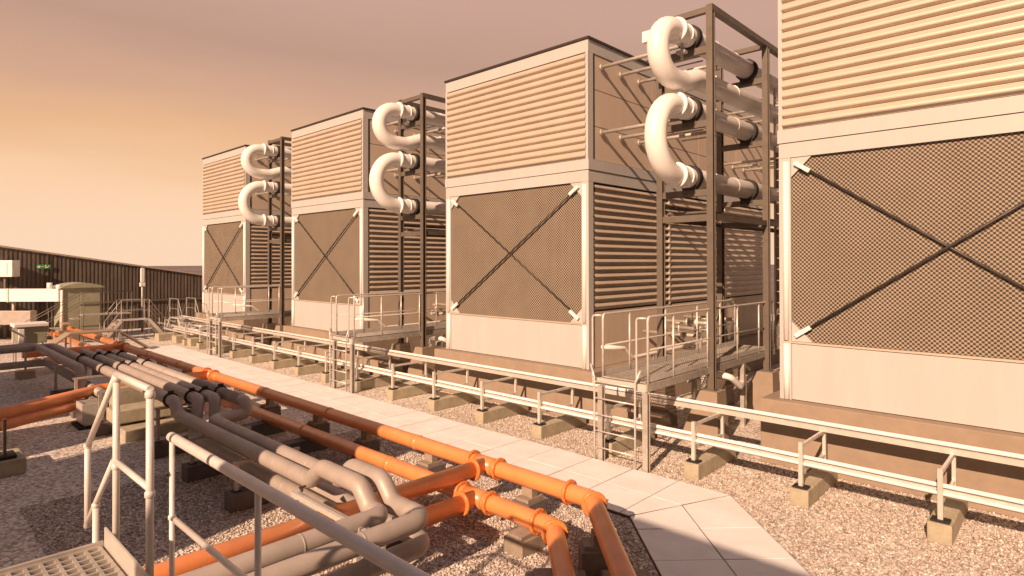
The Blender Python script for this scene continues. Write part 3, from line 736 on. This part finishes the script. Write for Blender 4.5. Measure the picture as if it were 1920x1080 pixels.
m = MB(); m.tube([(0,0,0),(0,0,3.55)], .06, 10); m.obj('pole', 'galvdull', t)
m = MB(); m.cbox(-.09,.09,-.09,.09,2.75,3.5,.02); m.cbox(-.12,.12,-.12,.12,2.5,2.72,.02); m.obj('lamp_head', 'trim', t)
# ducts at left
YW = .7577
t = thing('air_duct', (-36, 6.2, 0), 'upper white rectangular duct at far left before the fence', 'duct', 'ducts at far left'); t.rotation_euler = (0,0,YW)
m = MB(); m.cbox(-14,0,0,.5,1.95,2.56,.02); m.obj('duct_body', 'white', t)
m = MB()
for x in (-11,-8,-5,-2.45): m.box(x,x+.07,-.03,.53,1.92,2.59)
m.obj('duct_flange', 'galv', t)
m = MB(); m.tube([(-.6,.25,2.56),(-.6,.25,2.85)], .12, 10); m.tube([(-.15,.25,2.56),(-.15,.25,2.75)], .12, 10); m._obj('duct_vent', 'white', t)
m = MB()
for x in (-9,-6,-2.4): m.box(x,x+.1,.2,.3,0.003,1.91)
m.obj('duct_leg', 'galvdull', t)
t = thing('air_duct', (-36.4, 5.2, 0), 'lower shaded grey duct at far left before the fence', 'duct', 'ducts at far left'); t.rotation_euler = (0,0,YW)
m = MB(); m.cbox(-12,0,0,.4,.88,1.53,.02); m.obj('duct_body', 'grey', t)
m = MB()
for x in (-9,-5,-.6): m.box(x,x+.1,.2,.3,0.003,.87)
m.obj('duct_leg', 'galvdull', t)
t = thing('wall_unit', (-39.05, 4.85, 0), 'bright white box unit raised on a leg at the left edge', 'wall unit'); t.rotation_euler = (0,0,YW)
m = MB(); m.cbox(-4,0,0,.5,3.12,3.95,.03); m.obj('unit_body', 'white', t)
m = MB(); m.box(-2.5,-.25,-.03,-.002,3.22,3.84); m.obj('unit_panel', 'trim', t)
m = MB(); m.box(-.6,-.5,.2,.3,0,3.11); m.box(-3,-2.9,.2,.3,0,3.11); m.obj('leg', 'steel', t)
# plant hut
t = thing('plant_hut', (-37, 7.2, 0), 'olive grey plant hut with curved roof before the fence', 'hut')
m = MB(); m.box(-1,1,-.82,.78,.55,2.58); m.obj('wall', 'greenish', t)
m = MB(); n = 10; ro = []
for k in range(n+1):
    a = k/n; ro.append((-1.12+0*a, -.95+1.86*a, 2.585+.24*math.sin(PI*a)**.7))
vs = [(x, y, z) for x, y, z in ro]+[(1.12, y, z) for x, y, z in ro]+[(x, y, 2.585) for x, y, z in ro]+[(1.12, y, 2.585) for x, y, z in ro]
fs = [(i, i+n+1, i+n+2, i+1) for i in range(n)]+[(i+2*(n+1), i+1+2*(n+1), i+1+3*(n+1), i+3*(n+1)) for i in range(n)]+[(i+n+1, i+3*(n+1), i+1+3*(n+1), i+n+2) for i in range(n)]
m.add(vs, fs); m.obj('roof', 'greenish', t)
m = MB(); m.box(1.002,1.03,-.1,.7,.7,2.4); m.obj('door', 'greenish', t)
m = MB(); m.box(1.031,1.06,-.12,.74,1.72,1.78); m.obj('door_handle', 'steel', t)
m = MB(); m.box(-1.1,1.15,-1.0,1.0,.003,.549); m.obj('base', 'plinth', t)
m = MB(); m.tube([(1.0,-.85,.6),(1.0,-.85,2.5)], .06, 8); m.obj('corner_trim', 'trim', t)
# railing and stair in front of hut
t = thing('steel_stair', (-35.2, 6.3, 0), 'steel stair with tube handrails in front of the plant hut', 'stair')
m = MB()
for x in (0, .8):
    m.tube([(x,-1.8,.9),(x,.6,2.4),(x,2.6,2.4)], .016, 8); m.tube([(x,-1.8,.45),(x,.6,1.9),(x,2.6,1.9)], .013, 8)
    for y, z0, z1 in ((-1.8,0,.9),(-.6,.4,1.65),(.6,.0,2.4),(1.6,1.3,2.4),(2.6,0,2.4)): m.tube([(x,y,z0),(x,y,z1)], .016, 8)
m.obj('handrail', 'steel', t)
m = MB()
for k in range(6): m.box(0,.8,-1.7+.38*k,-1.4+.38*k,.15+.2*k,.19+.2*k)
m.box(0,.8,.6,2.6,1.3,1.35); m.obj('tread', 'galvdull', t)
# ramp over pipes
t = thing('pipe_crossing_ramp', (-30, 6.35, 0), 'pale trapezoid crossing ramp over the far orange pipes', 'ramp')
m = MB()
pr_ = [(-2.1,.0),(-.85,.92),(.85,.92),(2.1,.0)]
for (ya, za), (yb, zb) in zip(pr_[:-1], pr_[1:]): m.bar((0,ya,za+.03),(0,yb,zb+.03), .9, .06, up=(0,0,1))
m.obj('walk_plate', 'plinth', t)
m = MB()
for x in (-.42,.42):
    for y in (-.85,.85): m.box(x-.03,x+.03,y-.03,y+.03,.003,.9)
m.obj('leg', 'galvdull', t)
# step-over stairs
def stepover(loc, label):
    t = thing('step_over', loc, label, 'step over', 'galvanised step over stairs')
    m = MB(); m.box(-.4,.4,-.6,.6,1.0,1.04); m.obj('deck', 'galv', t)
    for x in (-.4,.4):
        m = MB(); m.bar((x,-1.35,.05),(x,-.6,1.0),.04,.14); m.bar((x,1.35,.05),(x,.6,1.0),.04,.14); m.obj('stringer', 'galv', t)
        m = MB(); m.tube([(x,-1.3,1.0),(x,-.6,2.0),(x,.6,2.0),(x,1.3,1.0)], .015, 8); m.tube([(x,-1.3,.55),(x,-.6,1.5),(x,.6,1.5),(x,1.3,.55)], .011, 8)
        for y in (-.6,.6): m.tube([(x,y,0),(x,y,2.0)], .015, 8)
        for y in (-1.3,1.3): m.tube([(x,y,0),(x,y,1.0)], .015, 8)
        m.obj('handrail', 'galvdull', t)
    m = MB()
    for k in range(4):
        for s_ in (-1, 1): m.box(-.38,.38,s_*(1.3-.17*k)-.09,s_*(1.3-.17*k)+.09,.2+.2*k,.23+.2*k)
    m.obj('tread', 'galv', t); return t
stepover((-34.2, 8.9, 0), 'left galvanised step over stair before the dark fence')
so = stepover((-33.4, 10.9, 0), 'right galvanised step over stair before the dark fence, treads facing the camera'); so.rotation_euler = (0,0,PI/2)
# control box on legs
t = thing('control_box', (-28, 3.98, 0), 'grey control box with bright lid and legs at left', 'control box')
m = MB(); m.cbox(-.35,.35,-.38,.46,.9,1.5,.02); m.obj('box_body', 'greenish', t)
m = MB(); m.cbox(-.45,.45,-.5,.5,1.51,1.63,.02); m.obj('lid', 'trim', t)
m = MB(); m.box(-.3,-.25,-.45,-.40,.003,1.5); m.box(.25,.3,-.45,-.40,.003,1.5); m.box(-.3,-.25,.4,.45,.003,.899); m.obj('leg', 'galv', t)
m = MB(); m.cbox(.352,.45,-.37,-.2,.95,1.45,.02); m.obj('conduit_box', 'white', t)
t = thing('tray_stand', (-25.5, 3.52, 0), 'short stand on a concrete foot before the control box', 'stand')
m = MB(); m.cbox(-.2,.2,-.25,.25,.002,.26,.02); m.obj('concrete_foot', 'concrete', t)
m = MB(); m.box(-.03,.03,-.03,.03,.262,1.35); m.bar((0,0,1.35),(-1.2,-.2,1.5),.05,.05); m.obj('post', 'galvdull', t)
# scattered pipework before the far tower
t = thing('low_pipework', (-32, 10.2, 0), 'low tangle of pale pipes and legs before the farthest tower', 'pipework')
m = MB()
for k in range(4): m.tube(fillet([(-4,.35*k,.5+.12*k),(2-.5*k,.35*k,.5+.12*k),(2-.5*k,1.8,.5+.12*k)], .15, 4), .05, 8)
m.obj('pipe', 'galv', t)
m = MB()
for x in (-3.5,-2,-.5,.9): m.box(x-.03,x+.03,.0,.06,.003,.5); m.box(x-.03,x+.03,1.2,1.26,.003,.86)
m.obj('leg', 'galvdull', t)
for i, (x, y) in enumerate(((-29.9,10.0),(-31.5,9.9),(-33.0,9.6))):
    m = MB(); m.cbox(-.3,.3,0,1.3,.002,.34,.02)
    tag(m.obj('concrete_block','concrete',None,(x,y,0)), '%s dark capped concrete block from the right at the far end of the path' % ORDN[i], 'concrete block', 'concrete blocks at the far end of the path')

# ------------------------------------------------------------------ unseen boxes added behind the camera to shade the foreground
def blocker(x0, x1, y0, y1, z, label):
    t = thing('shade_blocker', ((x0+x1)/2, y1, 0), label, 'shade blocker', 'added shade blockers behind the camera')
    a = (x1-x0)/2; d = y1-y0
    m = MB(); m.box(-a+.05,a-.05,-d,-.05,.003,z-.1); m.obj('wall', 'panel', t)
    m = MB(); m.box(-a,a,-d-.05,0,z-.099,z); m.obj('roof', 'panel', t)
    m = MB()
    k = .4
    while k < z-.4: m.box(-a+.1,a-.1,-.049,-.01,k,k+.1); k += .2
    m.obj('louvre', 'louvre', t); return t
SL = .48
blocker(-2.4, 8, -5, -2, 5.5, 'added shade enclosure behind the camera to the right')
blocker(-12.6, -7.45, -5, -2, 5.7, 'added shade enclosure behind the camera to the left')
blocker(-16.2, -14.0, -5, -2.2, 3.5, 'low added shade enclosure behind the camera to the left')
blocker(-25.5, -17.0, -5, -2, 5.7, 'far added shade enclosure behind the camera to the left')

# ------------------------------------------------------------------ light, sky, camera
AZ = math.radians(14); EL = math.radians(28.5)
sd = Vector((math.sin(AZ)*math.cos(EL), -math.cos(AZ)*math.cos(EL), math.sin(EL)))
sl = bpy.data.lights.new('sun', 'SUN'); sl.energy = 5.0; sl.angle = math.radians(.6); sl.color = (1., .65, .43)
so_ = bpy.data.objects.new('sun', sl); col.objects.link(so_); so_.rotation_euler = sd.to_track_quat('Z', 'Y').to_euler(); so_.location = (0, -20, 30)
w = bpy.data.worlds.new('World'); sc.world = w; w.use_nodes = True; nt = w.node_tree; N = nt.nodes; L = nt.links
bg = N['Background']
sky = N.new('ShaderNodeTexSky'); sky.sky_type = 'NISHITA'; sky.sun_disc = False; sky.sun_elevation = EL; sky.sun_rotation = PI-AZ
sky.air_density = 1.5; sky.dust_density = 4
tc = N.new('ShaderNodeTexCoord'); sp = N.new('ShaderNodeSeparateXYZ'); L.new(tc.outputs['Generated'], sp.inputs[0])
# warm cloud veil by elevation, brighter towards the far left of the row
dt = N.new('ShaderNodeVectorMath'); dt.operation = 'DOT_PRODUCT'; dt.inputs[1].default_value = Vector((-.97, .25, 0)).normalized()
L.new(tc.outputs['Generated'], dt.inputs[0])
gl = N.new('ShaderNodeMapRange'); gl.inputs[1].default_value = .55; gl.inputs[2].default_value = 1.0; gl.inputs[3].default_value = 0; gl.inputs[4].default_value = .05
L.new(dt.outputs['Value'], gl.inputs[0])
zz = N.new('ShaderNodeMath'); zz.operation = 'SUBTRACT'; L.new(sp.outputs['Z'], zz.inputs[0]); L.new(gl.outputs[0], zz.inputs[1])
mp = N.new('ShaderNodeMapping'); mp.inputs['Scale'].default_value = (1.2, 1.2, 7); L.new(tc.outputs['Generated'], mp.inputs[0])
cn = N.new('ShaderNodeTexNoise'); cn.inputs['Scale'].default_value = 2.2; cn.inputs['Detail'].default_value = 6; cn.inputs['Roughness'].default_value = .55; L.new(mp.outputs[0], cn.inputs['Vector'])
ca = N.new('ShaderNodeMath'); ca.operation = 'MULTIPLY_ADD'; ca.inputs[1].default_value = .07; L.new(cn.outputs['Fac'], ca.inputs[0]); L.new(zz.outputs[0], ca.inputs[2])
cb = N.new('ShaderNodeMath'); cb.operation = 'SUBTRACT'; cb.inputs[1].default_value = .035; L.new(ca.outputs[0], cb.inputs[0])
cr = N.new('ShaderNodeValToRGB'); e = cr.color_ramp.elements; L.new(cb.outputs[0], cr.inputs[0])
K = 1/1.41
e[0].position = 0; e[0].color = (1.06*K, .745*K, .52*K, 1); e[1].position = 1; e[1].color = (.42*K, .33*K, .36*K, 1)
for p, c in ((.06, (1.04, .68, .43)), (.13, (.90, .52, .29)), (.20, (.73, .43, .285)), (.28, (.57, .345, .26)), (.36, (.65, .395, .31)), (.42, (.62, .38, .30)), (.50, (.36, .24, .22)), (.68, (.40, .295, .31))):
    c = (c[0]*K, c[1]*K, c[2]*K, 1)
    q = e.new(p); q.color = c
ml = N.new('ShaderNodeMixRGB'); ml.blend_type = 'MULTIPLY'; ml.inputs[0].default_value = .0
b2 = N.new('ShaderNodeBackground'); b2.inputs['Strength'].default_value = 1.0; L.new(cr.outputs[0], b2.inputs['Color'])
# sky dimmed behind the camera, added to cut fill light in shaded areas
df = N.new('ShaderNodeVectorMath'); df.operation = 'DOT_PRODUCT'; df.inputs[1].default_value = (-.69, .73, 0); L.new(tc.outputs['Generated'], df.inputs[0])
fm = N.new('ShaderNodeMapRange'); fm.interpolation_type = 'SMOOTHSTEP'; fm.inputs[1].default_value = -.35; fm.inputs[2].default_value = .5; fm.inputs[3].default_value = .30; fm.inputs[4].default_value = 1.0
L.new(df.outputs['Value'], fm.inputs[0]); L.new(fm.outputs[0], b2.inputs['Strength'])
ts = N.new('ShaderNodeMixRGB'); ts.blend_type = 'MULTIPLY'; ts.inputs[0].default_value = 1; ts.inputs[2].default_value = (1., .6, .42, 1); L.new(sky.outputs[0], ts.inputs[1])
L.new(ts.outputs[0], bg.inputs['Color']); bg.inputs['Strength'].default_value = .05
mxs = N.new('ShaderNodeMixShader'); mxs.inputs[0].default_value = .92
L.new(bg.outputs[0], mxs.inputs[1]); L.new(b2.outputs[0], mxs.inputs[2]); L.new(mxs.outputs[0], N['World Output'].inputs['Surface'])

cd = bpy.data.cameras.new('camera'); cam = bpy.data.objects.new('camera', cd); col.objects.link(cam); sc.camera = cam
F, YAW, PIT, ROLL, DR = 1136.654, .7577, .0073, -.0019, -.5641
import math as _m
fw = Vector((-_m.sin(YAW)*_m.cos(PIT), _m.cos(YAW)*_m.cos(PIT), _m.sin(PIT)))
r0 = fw.cross(Vector((0,0,1))).normalized(); u0 = r0.cross(fw)
r = r0*_m.cos(ROLL)+u0*_m.sin(ROLL); u = u0*_m.cos(ROLL)-r0*_m.sin(ROLL)
mt = Matrix((( r.x, u.x, -fw.x, 0), (r.y, u.y, -fw.y, 0), (r.z, u.z, -fw.z, 3.8), (0,0,0,1)))
cam.matrix_world = mt
cd.sensor_width = 36; cd.lens = F/1920*36; cd.shift_y = DR*100/1920; cd.clip_end = 20000; cd.clip_start = .05
sc.view_settings.view_transform = 'Standard'; sc.view_settings.look = 'None'; sc.view_settings.exposure = .5; sc.view_settings.gamma = 1
